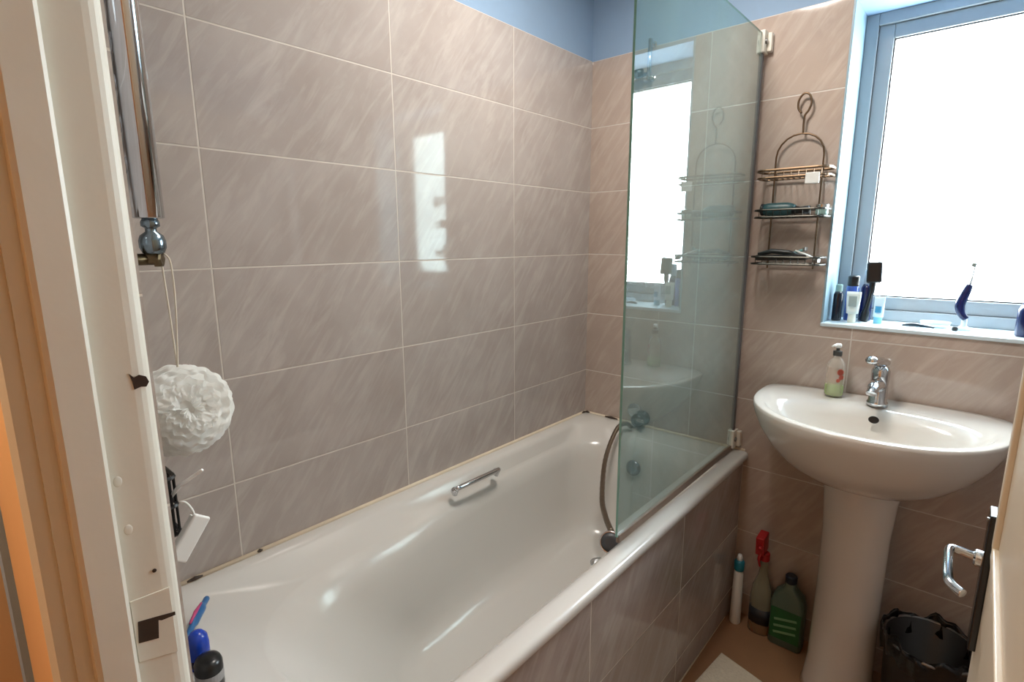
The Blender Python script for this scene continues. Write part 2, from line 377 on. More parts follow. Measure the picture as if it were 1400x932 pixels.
rings.append(inner(-1.05,.0,RIM-.403,(.04,.04,.04,.04),.30,.41,-.40))
bm=B(); loft(bm,rings,cap0=False,cap1=True)
bath=thing('bathtub','white built-in bathtub with lounging slope, along the left tiled wall','bathtub',(0,0,0))
tub=obj('tub_shell',bm,ACRYL,bath,smooth=True)
bm=B(); box(bm,.672,.687,BY0,-.003,.0,RIM-.028); box(bm,.002,.672,BY0,BY0+.012,.0,RIM-.028); obj('tiled_side_panel',bm,T_panel,bath,label='pinkish grey tiled side panel of the bath')
bm=B(); prism(bm,[(.6865,BY0),(.700,BY0),(.6865,-.003)],0,.006); obj('panel_floor_seal',bm,CREAM,bath)
# grip rail
g0=Vector((.104,-.882,RIM-.016)); g1=Vector((.100,-.690,RIM-.020))
bm=B()
up_=Vector((.014,0,.012))
tube(bm,smooth_path([g0-Vector((0,0,.012)),g0+up_*.6,g0+up_+Vector((0,.018,0)),g1+up_-Vector((0,.018,0)),g1+up_*.6,g1-Vector((0,0,.012))],6),.0082,12)
obj('grip_rail',bm,CHROME,bath,smooth=True)
for g in (g0,g1):
    bm=B(); bmesh.ops.create_icosphere(bm,subdivisions=3,radius=.0125,matrix=Matrix.Translation(g)); obj('grip_rail_foot',bm,CHROME,bath,smooth=True)
# overflow and waste
bm=B(); lathe(bm,[(.030,0),(.030,.004),(.024,.009),(.010,.010)],(.335,-.163,RIM-.115),(0,-1,.12)); obj('overflow_cover',bm,mat('shaded_chrome',(150,152,158),.2,1),bath,smooth=True)
bm=B(); lathe(bm,[(.034,0),(.034,.003),(.018,.004)],(.34,-.40,RIM-.4035)); obj('waste',bm,CHROME,bath,smooth=True)

# bath mixer on the back wall with the hose and handset -----------------------------
mx=thing('bath_mixer_tap','dark chrome wall tap seen low through the glass screen','tap',(.285,-.003,RIM+.03))
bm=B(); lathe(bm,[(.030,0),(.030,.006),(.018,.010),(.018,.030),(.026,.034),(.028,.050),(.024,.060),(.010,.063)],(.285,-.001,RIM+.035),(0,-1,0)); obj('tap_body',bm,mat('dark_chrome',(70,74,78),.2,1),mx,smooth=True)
bm=B(); tube(bm,smooth_path([(.285,-.055,RIM+.04),(.300,-.075,RIM+.045),(.325,-.082,RIM+.048)],5),[.007]*11,10); obj('tap_lever',bm,CHROME,mx,smooth=True)
bm=B(); lathe(bm,[(.032,0),(.032,.003),(.028,.005)],(.245,-.001,RIM+.055),(0,-1,0)); obj('wall_flange',bm,CHROME,mx,smooth=True)
hose=B()
hp=smooth_path([(.272,-.075,RIM+.008),(.256,-.09,RIM+.026),(.243,-.14,RIM+.012),(.292,-.30,.598),(.402,-.50,.562),(.470,-.590,.552),(.530,-.655,.552)],14)
tube(hose,hp,[.0082+(.0011 if i%2 else 0) for i in range(len(hp))],10)
ho=obj('shower_hose',hose,mat('warm_steel_hose',(138,126,112),.35,1,var=.15,scale=60),smooth=True,label='flexible metal shower hose hanging in a loop inside the bath',cat='hose')
hs=thing('shower_handset','round chrome shower handset hanging just inside the bath below the glass edge','shower head',(.61,-.83,RIM-.01))
hc=Vector((.570,-.727,.566)); hax=Vector((.35,-.80,.55)).normalized()
bm=B(); lathe(bm,[(.012,-.018),(.024,-.012),(.031,-.003),(.031,.003),(.0285,.006),(.026,.0045)],hc,hax); obj('handset_head',bm,CHROME,hs,smooth=True)
bm=B(); lathe(bm,[(.0265,.003),(.0262,.0062),(.012,.0072)],hc,hax); obj('spray_face',bm,mat('grey_spray_face',(66,68,72),.4),hs,smooth=True)
bm=B(); tube(bm,[hc-hax*.012,hc-hax*.020+Vector((-.006,.012,0)),Vector((.540,-.675,.552))],[.0085,.010,.009],12); obj('handset_handle',bm,CHROME,hs,smooth=True)

# shower head bracket high on the back wall behind the glass
sb=thing('shower_bracket','small chrome shower slide bar on the back wall, high behind the glass','shower bracket',(.265,-.003,1.98))
bm=B(); tube(bm,[(.265,-.035,1.965),(.265,-.035,2.10)],.008,12); obj('slide_bar',bm,CHROME,sb,smooth=True)
for zz in (1.975,2.09):
    bm=B(); lathe(bm,[(.010,0),(.010,.004),(.006,.006),(.006,.036)],(.265,-.001,zz),(0,-1,0),seg=14); obj('bar_mount',bm,CHROME,sb,smooth=False)
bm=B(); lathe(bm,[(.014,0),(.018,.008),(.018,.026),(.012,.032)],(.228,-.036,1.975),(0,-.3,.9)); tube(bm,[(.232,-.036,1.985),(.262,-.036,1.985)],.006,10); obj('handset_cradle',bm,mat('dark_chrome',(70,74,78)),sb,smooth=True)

# ================================================================== GLASS SCREEN
GX=.650; GZ0=RIM+.020; GZ1=2.028
gm=bpy.data.materials.new('limescaled_glass'); gm.use_nodes=True; t=NT(gm); t.n.remove(t.n['Principled BSDF']); out=t.n['Material Output']
tr=t.new('ShaderNodeBsdfTransparent'); tr.inputs[0].default_value=(.79,.855,.845,1)
gl=t.new('ShaderNodeBsdfGlossy'); gl.inputs['Roughness'].default_value=.012; gl.inputs[0].default_value=(.93,1,1,1)
df=t.new('ShaderNodeBsdfDiffuse'); df.inputs[0].default_value=(*lin((150,176,176)),1)
tl=t.new('ShaderNodeBsdfTranslucent'); tl.inputs[0].default_value=(*lin((150,176,176)),1)
dd=t.new('ShaderNodeMixShader'); dd.inputs[0].default_value=.45; t.l.new(df.outputs[0],dd.inputs[1]); t.l.new(tl.outputs[0],dd.inputs[2])
tc=t.new('ShaderNodeTexCoord'); n=t.new('ShaderNodeTexNoise'); n.inputs['Scale'].default_value=3; n.inputs['Detail'].default_value=6
mp=t.new('ShaderNodeMapping'); mp.inputs['Scale'].default_value=(1,2.2,.7); t.l.new(tc.outputs['Object'],mp.inputs[0]); t.l.new(mp.outputs[0],n.inputs['Vector'])
rg=t.new('ShaderNodeMapRange'); rg.inputs[1].default_value=.3; rg.inputs[2].default_value=.7; rg.inputs[3].default_value=.14; rg.inputs[4].default_value=.28; t.l.new(n.outputs['Fac'],rg.inputs[0])
m1=t.new('ShaderNodeMixShader'); t.l.new(rg.outputs[0],m1.inputs[0]); t.l.new(tr.outputs[0],m1.inputs[1]); t.l.new(dd.outputs[0],m1.inputs[2])
fr=t.new('ShaderNodeFresnel'); fr.inputs[0].default_value=1.75
ge=t.new('ShaderNodeNewGeometry'); ff=t.math('MULTIPLY',fr.outputs[0],t.math('SUBTRACT',1.0,ge.outputs['Backfacing']))
m2=t.new('ShaderNodeMixShader'); t.l.new(ff,m2.inputs[0]); t.l.new(m1.outputs[0],m2.inputs[1]); t.l.new(gl.outputs[0],m2.inputs[2]); t.l.new(m2.outputs[0],out.inputs[0])
GEDGE=mat('green_glass_edge',(120,168,158),.15,var=.05)
screen=thing('bath_screen','clear greenish glass shower screen standing on the bath rim','shower screen',(GX,-.03,GZ0))
bm=B(); prof=[(-.838,GZ0),(-.032,GZ0),(-.032,GZ1),(-.70,GZ1)]
for k in range(1,9):
    a=PI/2*k/8; prof.append((-.70-.138*math.sin(a),GZ1-.138+.138*math.cos(a)))
a=[bm.verts.new((GX-.003,y,z)) for y,z in prof]; b=[bm.verts.new((GX+.003,y,z)) for y,z in prof]
bm.faces.new(a).material_index=0; bm.faces.new(b[::-1]).material_index=0
for i in range(len(prof)): bm.faces.new((a[i],a[(i+1)%len(prof)],b[(i+1)%len(prof)],b[i])).material_index=1
obj('glass_panel',bm,[gm,GEDGE],screen)
bm=B(); box(bm,GX-.005,GX+.005,-.832,-.03,RIM+.001,GZ0+.003); obj('bottom_seal',bm,mat('brown_rubber_seal',(120,98,82),.5,var=.2,scale=30),screen,bevel=.002)
bm=B(); box(bm,GX-.006,GX+.006,-.034,-.020,GZ0+.03,GZ1-.03); obj('hinge_strip',bm,mat('dark_grey_profile',(92,90,92),.4),screen,bevel=.002)
for zz in (RIM+.045,2.003):
    bm=B(); box(bm,GX-.012,GX+.012,-.045,-.001,zz-.033,zz+.033); box(bm,GX+.012,GX+.026,-.022,-.001,zz-.028,zz+.028)
    br_=obj('hinge_block',bm,mat('white_hinge_plastic',(220,214,202),.4),screen,bevel=.003)
    bm=B(); lathe(bm,[(.008,0),(.008,.004),(.006,.005)],(GX+.012,-.033,zz),(1,0,0),seg=14); obj('hinge_screw',bm,BRUSHED,br_)

# ================================================================== BASIN
BCX=1.068
def Dring(sx,syf,syb,cx,cy,z,N=72,ef=2.25,eb=4.5):
    out=[]
    for k in range(N):
        a=2*PI*k/N; c,s=math.cos(a),math.sin(a)
        e = ef if s<0 else eb
        # same exponent for x on both halves at the seam
        rr=(abs(c)**e+abs(s)**e)**(-1/e)
        out.append((cx+sx*rr*c, cy+(syf if s<0 else syb)*rr*s, z))
    return out
basin=thing('wash_basin','white ceramic half-round wash basin on the pedestal under the window','wash basin',(BCX,-.002,0))
RZ=.917
R_=[]
for s,z,cy in ((.22,RZ-.215,-.17),(.36,RZ-.208,-.17),(.52,RZ-.190,-.165),(.68,RZ-.158,-.16),(.82,RZ-.115,-.15),(.92,RZ-.072,-.14),(.975,RZ-.035,-.135),(1.0,RZ-.010,-.13),(.995,RZ-.002,-.13),(.985,RZ,-.13)):
    R_.append(Dring(.308*s,.328*s,(.125*s if s>.9 else .125*s),BCX,cy,z))
def In(sx,sf,sb,cy,z,e=2.3): return Dring(sx,sf,sb,BCX,cy,z,ef=2.2,eb=e)
R_.append(In(.285,.300,.118,-.132,RZ-.001,3.8))
R_.append(In(.268,.238,.085,-.175,RZ-.006,3.0))
R_.append(In(.255,.205,.085,-.205,RZ-.018,2.6))
R_.append(In(.235,.180,.095,-.225,RZ-.045))
R_.append(In(.200,.150,.085,-.230,RZ-.085))
R_.append(In(.145,.110,.070,-.232,RZ-.120))
R_.append(In(.075,.060,.045,-.232,RZ-.138))
R_.append(In(.022,.022,.022,-.232,RZ-.142))
bm=B(); loft(bm,R_); obj('basin_bowl',bm,PORC,basin,smooth=True)
bm=B()
ped=[]
for z,rx,ry in ((0,.108,.10),(.02,.102,.094),(.10,.094,.086),(.35,.090,.082),(.55,.092,.085),(.66,.100,.092),(.74,.112,.10)):
    ped.append([(BCX+rx*.93*math.cos(2*PI*k/48),-.165+ry*math.sin(2*PI*k/48),z) for k in range(48)])
loft(bm,ped); obj('pedestal',bm,PORC,basin,smooth=True)
bm=B(); lathe(bm,[(.0105,0),(.0105,.003),(.009,.004)],(1.075,-.145,RZ-.033),(0.0,-.93,.37),seg=20,sx=1.25); obj('overflow_hole',bm,BLACK,basin)
bm=B(); lathe(bm,[(.021,0),(.021,.003),(.010,.004)],(BCX,-.232,RZ-.142)); obj('waste',bm,CHROME,basin,smooth=True)
# tap
tap=thing('basin_mixer_tap','chrome lever mixer tap standing on the white basin','tap',(1.071,-.082,RZ-.004))
bm=B(); lathe(bm,[(.027,-.004),(.027,.006),(.0235,.010),(.0225,.060),(.0235,.085),(.0235,.100),(.018,.112),(.006,.117)],(1.071,-.082,RZ)); obj('tap_body',bm,CHROME,tap,smooth=True)
sp=B(); tube(sp,smooth_path([(1.071,-.085,RZ+.052),(1.069,-.125,RZ+.066),(1.066,-.165,RZ+.062),(1.065,-.180,RZ+.050)],6),[.018]*6+[.016]*6+[.0135]*7,14); obj('spout',sp,CHROME,tap,smooth=True)
sp=B(); tube(sp,smooth_path([(1.075,-.060,RZ+.118),(1.071,-.085,RZ+.126),(1.060,-.130,RZ+.138),(1.052,-.165,RZ+.147)],5),[.015]*5+[.0175]*5+[.015]*5+[.008],14); 
for v in sp.verts: v.co.z=RZ+.128+(v.co.z-RZ-.128)*.75
obj('tap_lever',sp,CHROME,tap,smooth=True)

# soap pump bottle on the basin
def clear_mat(name,col,alpha=.35):
    m=bpy.data.materials.new(name); m.use_nodes=True; t=NT(m); p=t.n['Principled BSDF']
    tc=t.new('ShaderNodeTexCoord'); n=t.new('ShaderNodeTexNoise'); n.inputs['Scale'].default_value=20; t.l.new(tc.outputs['Object'],n.inputs['Vector'])
    c=lin(col); o=t.mix(n.outputs['Fac'],tuple(v*.94 for v in c),c); t.l.new(o,p.inputs['Base Color'])
    p.inputs['Roughness'].default_value=.1; p.inputs['Alpha'].default_value=alpha; return m
sx,sy=.955,-.066
soap=thing('soap_dispenser','clear pump bottle of green liquid soap on the basin beside the tap','soap bottle',(sx,sy,RZ-.001))
bm=B(); lathe(bm,[(.022,0),(.0255,.003),(.0265,.012),(.0262,.085),(.024,.100),(.016,.114),(.0105,.120),(.0105,.128)],(sx,sy,RZ),sy=.8); obj('bottle',bm,clear_mat('clear_bottle_plastic',(214,206,196),.38),soap,smooth=True)
bm=B(); lathe(bm,[(.021,.002),(.0245,.005),(.0252,.012),(.0252,.033)],(sx,sy,RZ),sy=.8); obj('green_liquid',bm,mat('green_soap',(118,160,26),.3),soap,smooth=True)
bm=B(); lathe(bm,[(.0125,.126),(.0125,.140),(.005,.142),(.005,.152)],(sx,sy,RZ)); obj('pump_collar',bm,mat('dark_grey_plastic',(60,62,62),.4),soap,smooth=False)
bm=B(); lathe(bm,[(.007,.150),(.009,.153),(.009,.160),(.007,.163)],(sx,sy,RZ)); tube(bm,[(sx,sy,RZ+.157),(sx-.008,sy-.010,RZ+.158),(sx-.013,sy-.018,RZ+.155)],[.005,.004,.003],10); obj('pump_head',bm,WHITEP,soap,smooth=True)
def arc_patch(bm,cx,cy,r,a0,a1,z0,z1,sy=1,n=8,nz=1,f=None):
    g=[[bm.verts.new((cx+r*math.cos(a0+(a1-a0)*i/n),cy+sy*r*math.sin(a0+(a1-a0)*i/n),z0+(z1-z0)*j/nz)) for i in range(n+1)] for j in range(nz+1)]
    for j in range(nz):
        for i in range(n): bm.faces.new((g[j][i],g[j][i+1],g[j+1][i+1],g[j+1][i]))
bm=B(); arc_patch(bm,sx,sy,.0268,-2.6,-.9,RZ+.040,RZ+.090,.8); obj('label',bm,clear_mat('pinkish_label',(196,160,140),.3),soap)
bm=B()
for (da,zz,r) in ((-.95,.078,.010),(-.80,.062,.008),(-1.1,.052,.006)):
    a=da; c=Vector((sx+.0272*math.cos(a),sy+.8*.0272*math.sin(a),RZ+zz)); lathe(bm,[(r,0),(r*.8,.0006)],c,(math.cos(a),math.sin(a),0),seg=10)
obj('label_flower',bm,mat('brick_red_print',(150,62,44),.5),soap)

# ================================================================== WIRE CADDY ON THE BACK WALL
def wire(bm,pts,r=.002,n=6,seg=6): tube(bm,smooth_path(pts,n),r,seg)
cad=thing('hanging_wire_caddy','bronze wire shower caddy with three shelves hanging beside the window','wire caddy',(.785,-.01,1.30))
CX=.785; CY=-.018
bm=B()
wire(bm,[(CX+.004,CY,1.715),(CX+.004,CY,1.765),(CX+.014,CY,1.782),(CX+.020,CY,1.805),(CX+.012,CY,1.828),(CX-.004,CY,1.832),(CX-.016,CY,1.815),(CX-.016,CY,1.792),(CX-.006,CY,1.776)],.0032)
obj('hook',bm,BRONZE,cad,smooth=True)
bm=B()
pts=[(CX-.068,CY,1.30),(CX-.068,CY,1.62)]
pts+= [(CX-.068*math.cos(PI*k/10),CY,1.65+.066*math.sin(PI*k/10)) for k in range(0,11)]+[(CX+.068,CY,1.62),(CX+.068,CY,1.30)]
tube(bm,pts,.0028,8); obj('frame_wire',bm,BRONZE,cad,smooth=True)
for i,(z,mt) in enumerate(((1.582,BRONZE),(1.462,mat('dark_wire',(60,58,54),.35,1)),(1.316,mat('dark_wire',(60,58,54))))):
    bm=B()
    x0,x1,y0,y1=CX-.103,CX+.103,-.098,-.012
    for zz,rr in ((z,.0030),(z+.022,.0042 if i==0 else .0032)):
        loop=rrect(x0,x1,y0,y1,(.02,.02,.03,.03),zz,nc=5,ne=2); tube(bm,loop,rr,6,closed=True)
    for k in range(12):
        xx=x0+.012+(x1-x0-.024)*k/11; tube(bm,[(xx,y0,z),(xx,y1,z)],.0014,5)
    for k in range(9):
        xx=x0+.02+(x1-x0-.04)*k/8; tube(bm,[(xx,y0,z),(xx,y0,z+.022)],.0012,5)
    obj('wire_shelf',bm,mt,cad)
tube_=B(); tube(tube_,[(CX+.055,-.102,1.60),(CX+.055,-.104,1.575)],.0015,5)
tg=B(); box(tg,CX+.042,CX+.080,-.106,-.101,1.556,1.588); obj('white_tag',tg,WHITEP,cad,bevel=.002,label='small white tag on the top shelf')
# things on the caddy
def paddle(bm,p0,p1,w,th,n=10):
    pass
b1=thing('hairbrush','teal and black hairbrush lying on the middle shelf of the wire caddy','hairbrush',(.74,-.06,1.47))
bm=B(); lathe(bm,[(.010,0),(.018,.006),(.020,.02),(.020,.075),(.016,.090),(.011,.098)],(.700,-.060,1.487),(1,0,0),seg=16,sx=.8); obj('brush_head',bm,mat('teal_black',(38,74,78),.4,var=.5,scale=80),b1,smooth=True)
bm=B(); tube(bm,[(.790,-.060,1.483),(.81,-.060,1.482),(.838,-.064,1.482)],[.014,.011,.013],12); obj('brush_handle',bm,BLACK,b1,smooth=True)
bm=B(); lathe(bm,[(.011,-.002),(.019,.002),(.019,.008),(.012,.011)],(.696,-.060,1.487),(1,0,0),seg=16); obj('brush_cap',bm,BLACK,b1,smooth=True)
b2=thing('pot_of_cream','small silvery tub on the middle shelf of the caddy at its right end','tub',(.868,-.055,1.466))
bm=B(); lathe(bm,[(.015,0),(.017,.003),(.017,.020)],(.868,-.045,1.4665)); obj('tub_body',bm,mat('pale_teal_plastic',(140,170,165),.3),b2,smooth=False)
bm=B(); lathe(bm,[(.018,.0195),(.018,.030),(.014,.032)],(.868,-.045,1.4665)); obj('lid',bm,mat('silver_lid',(190,192,190),.25,1),b2,smooth=False)
b3=thing('comb_tool','black long-handled comb tool lying on the bottom shelf of the caddy','comb',(.75,-.06,1.32))
bm=B(); obox(bm,(.770,-.062,1.3365),((1,.05,.02),(-.05,1,0),(0,0,1)),(.074,.020,.009)); obj('comb_spine',bm,BLACK,b3,bevel=.005)
bm=B(); tube(bm,[(.70,-.066,1.345),(.74,-.064,1.356),(.79,-.062,1.352),(.82,-.062,1.342)],[.006,.008,.008,.006],10); obj('comb_handle',bm,mat('charcoal_plastic',(34,40,42),.4),b3,smooth=True)
for i,(x,z,rot,c,lab) in enumerate(((.800,1.350,.35,(110,160,160),'pale teal disposable razor resting on the black comb in the caddy'),(.842,1.345,-.4,(205,208,206),'white disposable razor at the right of the caddy bottom shelf'))):
    rz=thing('razor',lab,'razor',(x,-.06,z))
    d=Vector((math.cos(rot),-.1,math.sin(rot))); mm=mat('razor_plastic_%s'%('teal' if i==0 else 'white'),c,.35)
    bm=B(); tube(bm,[Vector((x,-.050-.02*i,z))-d*.035,Vector((x,-.050-.02*i,z)),Vector((x,-.050-.02*i,z))+d*.035],[.003,.0045,.0035],8); obj('razor_handle',bm,mm,rz,smooth=True)
    bm=B(); obox(bm,Vector((x,-.050-.02*i,z))+d*.037,(d,(0,0,1),(0,1,0)),(.004,.006,.018)); obj('razor_head',bm,BRUSHED,rz,bevel=.001)

# ================================================================== THINGS ON THE SILL
def bottle(name,label,cat,c,prof,m,cap=None,capm=None,sy=1,seg=22,shoulder=None):
    t_=thing(name,label,cat,c); bm=B(); lathe(bm,prof,c,sy=sy,seg=seg); obj('body',bm,m,t_,smooth=False)
    for p in t_.children[0].data.polygons: p.use_smooth=True
    if cap:
        bm=B(); lathe(bm,cap,c,sy=sy,seg=seg); obj('cap',bm,capm,t_)
    return t_
S=SILL
CLBL=mat('blue_clear_plastic',(60,90,170),.15,var=.2,scale=30)
bottle('aftershave_bottle','dark blue bottle, leftmost on the window sill','bottle',(.916,.075,S),[(.013,0),(.014,.003),(.014,.085),(.010,.095)],mat('very_dark_blue',(12,18,34),.2),[(.010,.095),(.010,.115),(.008,.118)],mat('pale_teal_plastic',(140,170,165)))
bottle('blue_shower_gel','blue bottle with black cap, between the leftmost dark bottle and white tube','bottle',(.947,.115,S),[(.017,0),(.018,.004),(.018,.105),(.014,.115)],CLBL,[(.0165,.112),(.017,.116),(.017,.142),(.014,.145)],BLACK)
bottle('mouthwash_bottle','tall navy bottle standing behind the upturned white tube','bottle',(.985,.135,S),[(.016,0),(.017,.004),(.017,.105),(.012,.118)],NAVY,[(.011,.116),(.012,.120),(.012,.160),(.009,.165)],mat('clear_grey_cap',(160,175,190),.2))
def tube_pack(name,label,cx,cy,z,h,wt,wb,mbody,mcap,caph,roty=0):
    t_=thing(name,label,'tube',(cx,cy,z)); bm=B(); rings=[]
    for k in range(7):
        f=k/6; w=wb+(wt-wb)*min(1,f*1.3); d=.013*(1-f)+.0015
        rings.append([(cx+w*math.cos(2*PI*i/20),cy+d*math.sin(2*PI*i/20),z+caph+.003+(h-caph-.003)*f) for i in range(20)])
    loft(bm,rings); obj('tube_body',bm,mbody,t_,smooth=True)
    bm=B(); lathe(bm,[(.0105,0),(.0115,.002),(.011,caph),(.0135,caph+.004)],(cx,cy,z)); obj('cap',bm,mcap,t_,smooth=False)
    return t_
tp=tube_pack('cream_tube','white cream tube standing on its cap in front of navy bottles on the sill',.962,.055,S,.098,.020,.0165,mat('ivory_tube',(214,220,214),.35),mat('ivory_cap',(206,206,192),.4),.026)
bm=B(); box(bm,.951,.973,.0405,.0415,S+.052,S+.085); box(bm,.955,.969,.0395,.0405,S+.058,S+.066); obj('printed_label',bm,mat('grey_green_print',(150,165,165),.5),tp)
hb=thing('paddle_brush','black hairbrush standing upright on the sill against the window','hairbrush',(1.000,.105,S))
bm=B(); tube(bm,smooth_path([(.988,.105,S+.001),(.992,.105,S+.04),(1.0,.105,S+.09),(1.002,.105,S+.13)],4),[.012]*4+[.008]*5+[.009]*4,12); obj('brush_handle',bm,BLACK,hb,smooth=True)
bm=B(); obox(bm,(1.003,.105,S+.158),((1,0,.06),(0,1,0),(-.06,0,1)),(.021,.012,.033)); obj('brush_head',bm,BLACK,hb,bevel=.006)
t3=tube_pack('toothpaste_tube','white and pale blue toothpaste tube right of the black brush on the sill',1.028,.085,S,.085,.014,.014,mat('white_blue_tube',(205,226,236),.3),mat('pale_blue_cap',(120,190,214),.35),.018)
bm=B(); arc_patch(bm,1.028,.085,.0146,-2.2,-1.0,S+.035,S+.055); obj('blue_print',bm,mat('blue_print',(60,140,180),.4),t3)
# lying comb and clear case
cm=thing('black_comb','black curved comb lying flat on the sill in the middle','comb',(1.135,.055,S))
bm=B(); tube(bm,smooth_path([(1.095,.045,S+.006),(1.118,.050,S+.009),(1.145,.055,S+.007),(1.172,.052,S+.005)],6),[.002,.003,.004,.005,.005,.006,.006,.006,.006,.006,.005,.005,.005,.004,.004,.003,.003,.003,.002],8); obj('comb_spine',bm,mat('dark_teal_plastic',(12,38,50),.3),cm,smooth=True)
ec=thing('clear_soap_dish','small clear plastic dish on the sill behind the black comb','dish',(1.17,.10,S))
bm=B(); lathe(bm,[(.026,0),(.034,.004),(.038,.018),(.036,.018),(.031,.006),(.010,.004)],(1.170,.10,S),sy=.7); obj('dish_bowl',bm,clear_mat('clear_ice_plastic',(200,222,235),.55),ec,smooth=True)
# electric toothbrush like shaver: curved navy handle with thin neck
tb=thing('electric_toothbrush','curved navy electric toothbrush standing on the sill against the bright window','toothbrush',(1.232,.09,S))
hp=smooth_path([(1.238,.09,S+.032),(1.226,.09,S+.050),(1.221,.09,S+.072),(1.227,.09,S+.098),(1.233,.09,S+.120),(1.236,.09,S+.132)],5)
bm=B(); tube(bm,hp,[.006+.006*math.sin(PI*min(1,.12+.8*i/(len(hp)-1))) for i in range(len(hp))],14); obj('handle',bm,NAVY,tb,smooth=True)
bm=B(); tube(bm,smooth_path([(1.236,.09,S+.130),(1.239,.09,S+.155),(1.241,.09,S+.185)],4),[.003]*4+[.002]*5,8); obj('neck',bm,mat('pale_grey_plastic',(190,195,195),.4),tb,smooth=True)
bm=B(); lathe(bm,[(.004,-.004),(.006,-.002),(.006,.003),(.0035,.006)],(1.239,.089,S+.188),(-.9,-.3,.1),seg=14); obj('brush_tip',bm,mat('grey_bristle',(120,122,112),.7),tb,smooth=True)
bm=B(); lathe(bm,[(.018,0),(.019,.003),(.014,.008),(.007,.014),(.006,.034)],(1.236,.09,S)); obj('charging_foot',bm,mat('white_blue_tube',(205,226,236)),tb,smooth=True)
bc=B(); lathe(bc,[(.006,0),(.007,.002),(.007,.010),(.005,.012)],(1.218,.06,S)); o=obj('bottle_cap',bc,BLACK,label='tiny black cap lying at the foot of the toothbrush',cat='cap',loc=(1.218,.06,S))
bottle('blue_deodorant','dark blue bottle at the right end of the visible sill','bottle',(1.366,.06,S),[(.020,0),(.023,.004),(.023,.070),(.016,.085)],NAVY,[(.014,.083),(.014,.105),(.011,.112)],CLBL)

# ================================================================== CHROME TOWEL RADIATOR
rad=thing('towel_radiator','tall chrome tubular towel radiator on the near wall above the bath end','radiator',(.285,-1.70,1.43))
for x in (.290,.075):
    bm=B(); lathe(bm,[(.018,0),(.0215,.002),(.0215,.93),(.018,.935)],(x,-1.662,1.427),seg=32); obj('upright_tube',bm,CHROME,rad,smooth=False)
    for p in rad.children[-1].data.polygons: p.use_smooth = len(p.vertices)==4
for k in range(14):
    z=1.50+.058*k+(.05 if k>6 else 0)
    bm=B(); tube(bm,[(.075,-1.690,z),(.285,-1.690,z)],.011,14); obj('cross_bar',bm,CHROME,rad,smooth=True)
for z in (1.66,2.24):
    bm=B(); lathe(bm,[(.016,0),(.016,.004),(.009,.006),(.009,.05),(.013,.052),(.013,.066)],(.262,NY+.006,z),(0,1,0),seg=18); obj('wall_bracket',bm,CHROME,rad,smooth=False)
vl=thing('radiator_valve','chrome and brass valve under the towel radiator','valve',(.285,-1.662,1.38))
bm=B(); lathe(bm,[(.010,0),(.013,-.006),(.013,-.012),(.008,-.015),(.008,-.020),(.016,-.026),(.0185,-.034),(.0185,-.044),(.015,-.052),(.010,-.055)],(.294,-1.662,1.428),(0,0,1),seg=12); obj('valve_cap',bm,mat('blue_grey_chrome',(125,140,150),.2,1),vl,smooth=True)
bm=B(); lathe(bm,[(.010,0),(.013,.004),(.013,.016),(.008,.018)],(.290,-1.662,1.358)); tube(bm,[(.290,-1.655,1.366),(.290,-1.70,1.366),(.290,NY+.006,1.366)],.009,12); obj('valve_elbow',bm,BRASSY,vl,smooth=True)
bm=B(); lathe(bm,[(.013,0),(.013,.008),(.009,.010)],(.292,-1.660,1.366),(.6,.8,0),seg=6); obj('hex_nut',bm,BRASSY,vl)

# shower puff -----------------------------------------------------------------------------
nm=bpy.data.materials.new('white_netting'); nm.use_nodes=True; t=NT(nm); t.n.remove(t.n['Principled BSDF']); out=t.n['Material Output']
d=t.new('ShaderNodeBsdfDiffuse'); tl=t.new('ShaderNodeBsdfTranslucent'); mx_=t.new('ShaderNodeMixShader'); mx_.inputs[0].default_value=.5
tc=t.new('ShaderNodeTexCoord'); n=t.new('ShaderNodeTexNoise'); n.inputs['Scale'].default_value=60; t.l.new(tc.outputs['Object'],n.inputs['Vector'])
cc=t.mix(n.outputs['Fac'],lin((240,242,240)),lin((252,252,250))); t.l.new(cc,d.inputs[0]); t.l.new(cc,tl.inputs[0])
t.l.new(d.outputs[0],mx_.inputs[1]); t.l.new(tl.outputs[0],mx_.inputs[2]); t.l.new(mx_.outputs[0],out.inputs[0])
pc=Vector((.262,-1.640,1.112)); PR=.074
puff=thing('bath_puff','fluffy white mesh bath puff hanging on a cord from the radiator valve','bath puff',pc)
bm=B()
rnd=random.Random(3)
bmesh.ops.create_icosphere(bm,subdivisions=4,radius=PR*.86,matrix=Matrix.Translation(pc))
# gathered frills wound round and round a core, turning towards the room
AX=Vector((.80,-.10,.22)).normalized(); ex,ey=frame_axes(AX)
def frill(th,amp,nw,ph,flare,tilt):
    g=[]
    for i in range(4):
        f=i/3; ring=[]
        for k in range(160):
            a=2*PI*k/160; t_=th+.05*math.sin(2*a+ph)+.16*(a/(2*PI)-.5)+f*tilt+amp*f*math.sin(nw*a+ph)
            r=PR*(.84+flare*f*(1+.10*math.sin(3*a+ph)+.10*math.sin(nw*1.5*a+ph)))
            ring.append(bm.verts.new(pc+(AX*math.cos(t_)+(ex*math.cos(a)+ey*math.sin(a))*math.sin(t_))*r))
        g.append(ring)
    for A_,B_ in zip(g,g[1:]):
        for k in range(160): bm.faces.new((A_[k],A_[(k+1)%160],B_[(k+1)%160],B_[k]))
for q in range(30):
    th=.10+q*.100
    frill(th,.035,rnd.choice((9,11,13,16)),rnd.random()*6,.17+rnd.uniform(-.02,.03),rnd.uniform(.05,.22))
po=obj('netting',bm,nm,puff,smooth=True)
bm=B()
tube(bm,smooth_path([(.262,-1.640,1.18),(.274,-1.645,1.27),(.289,-1.652,1.372)],8),.0014,6)
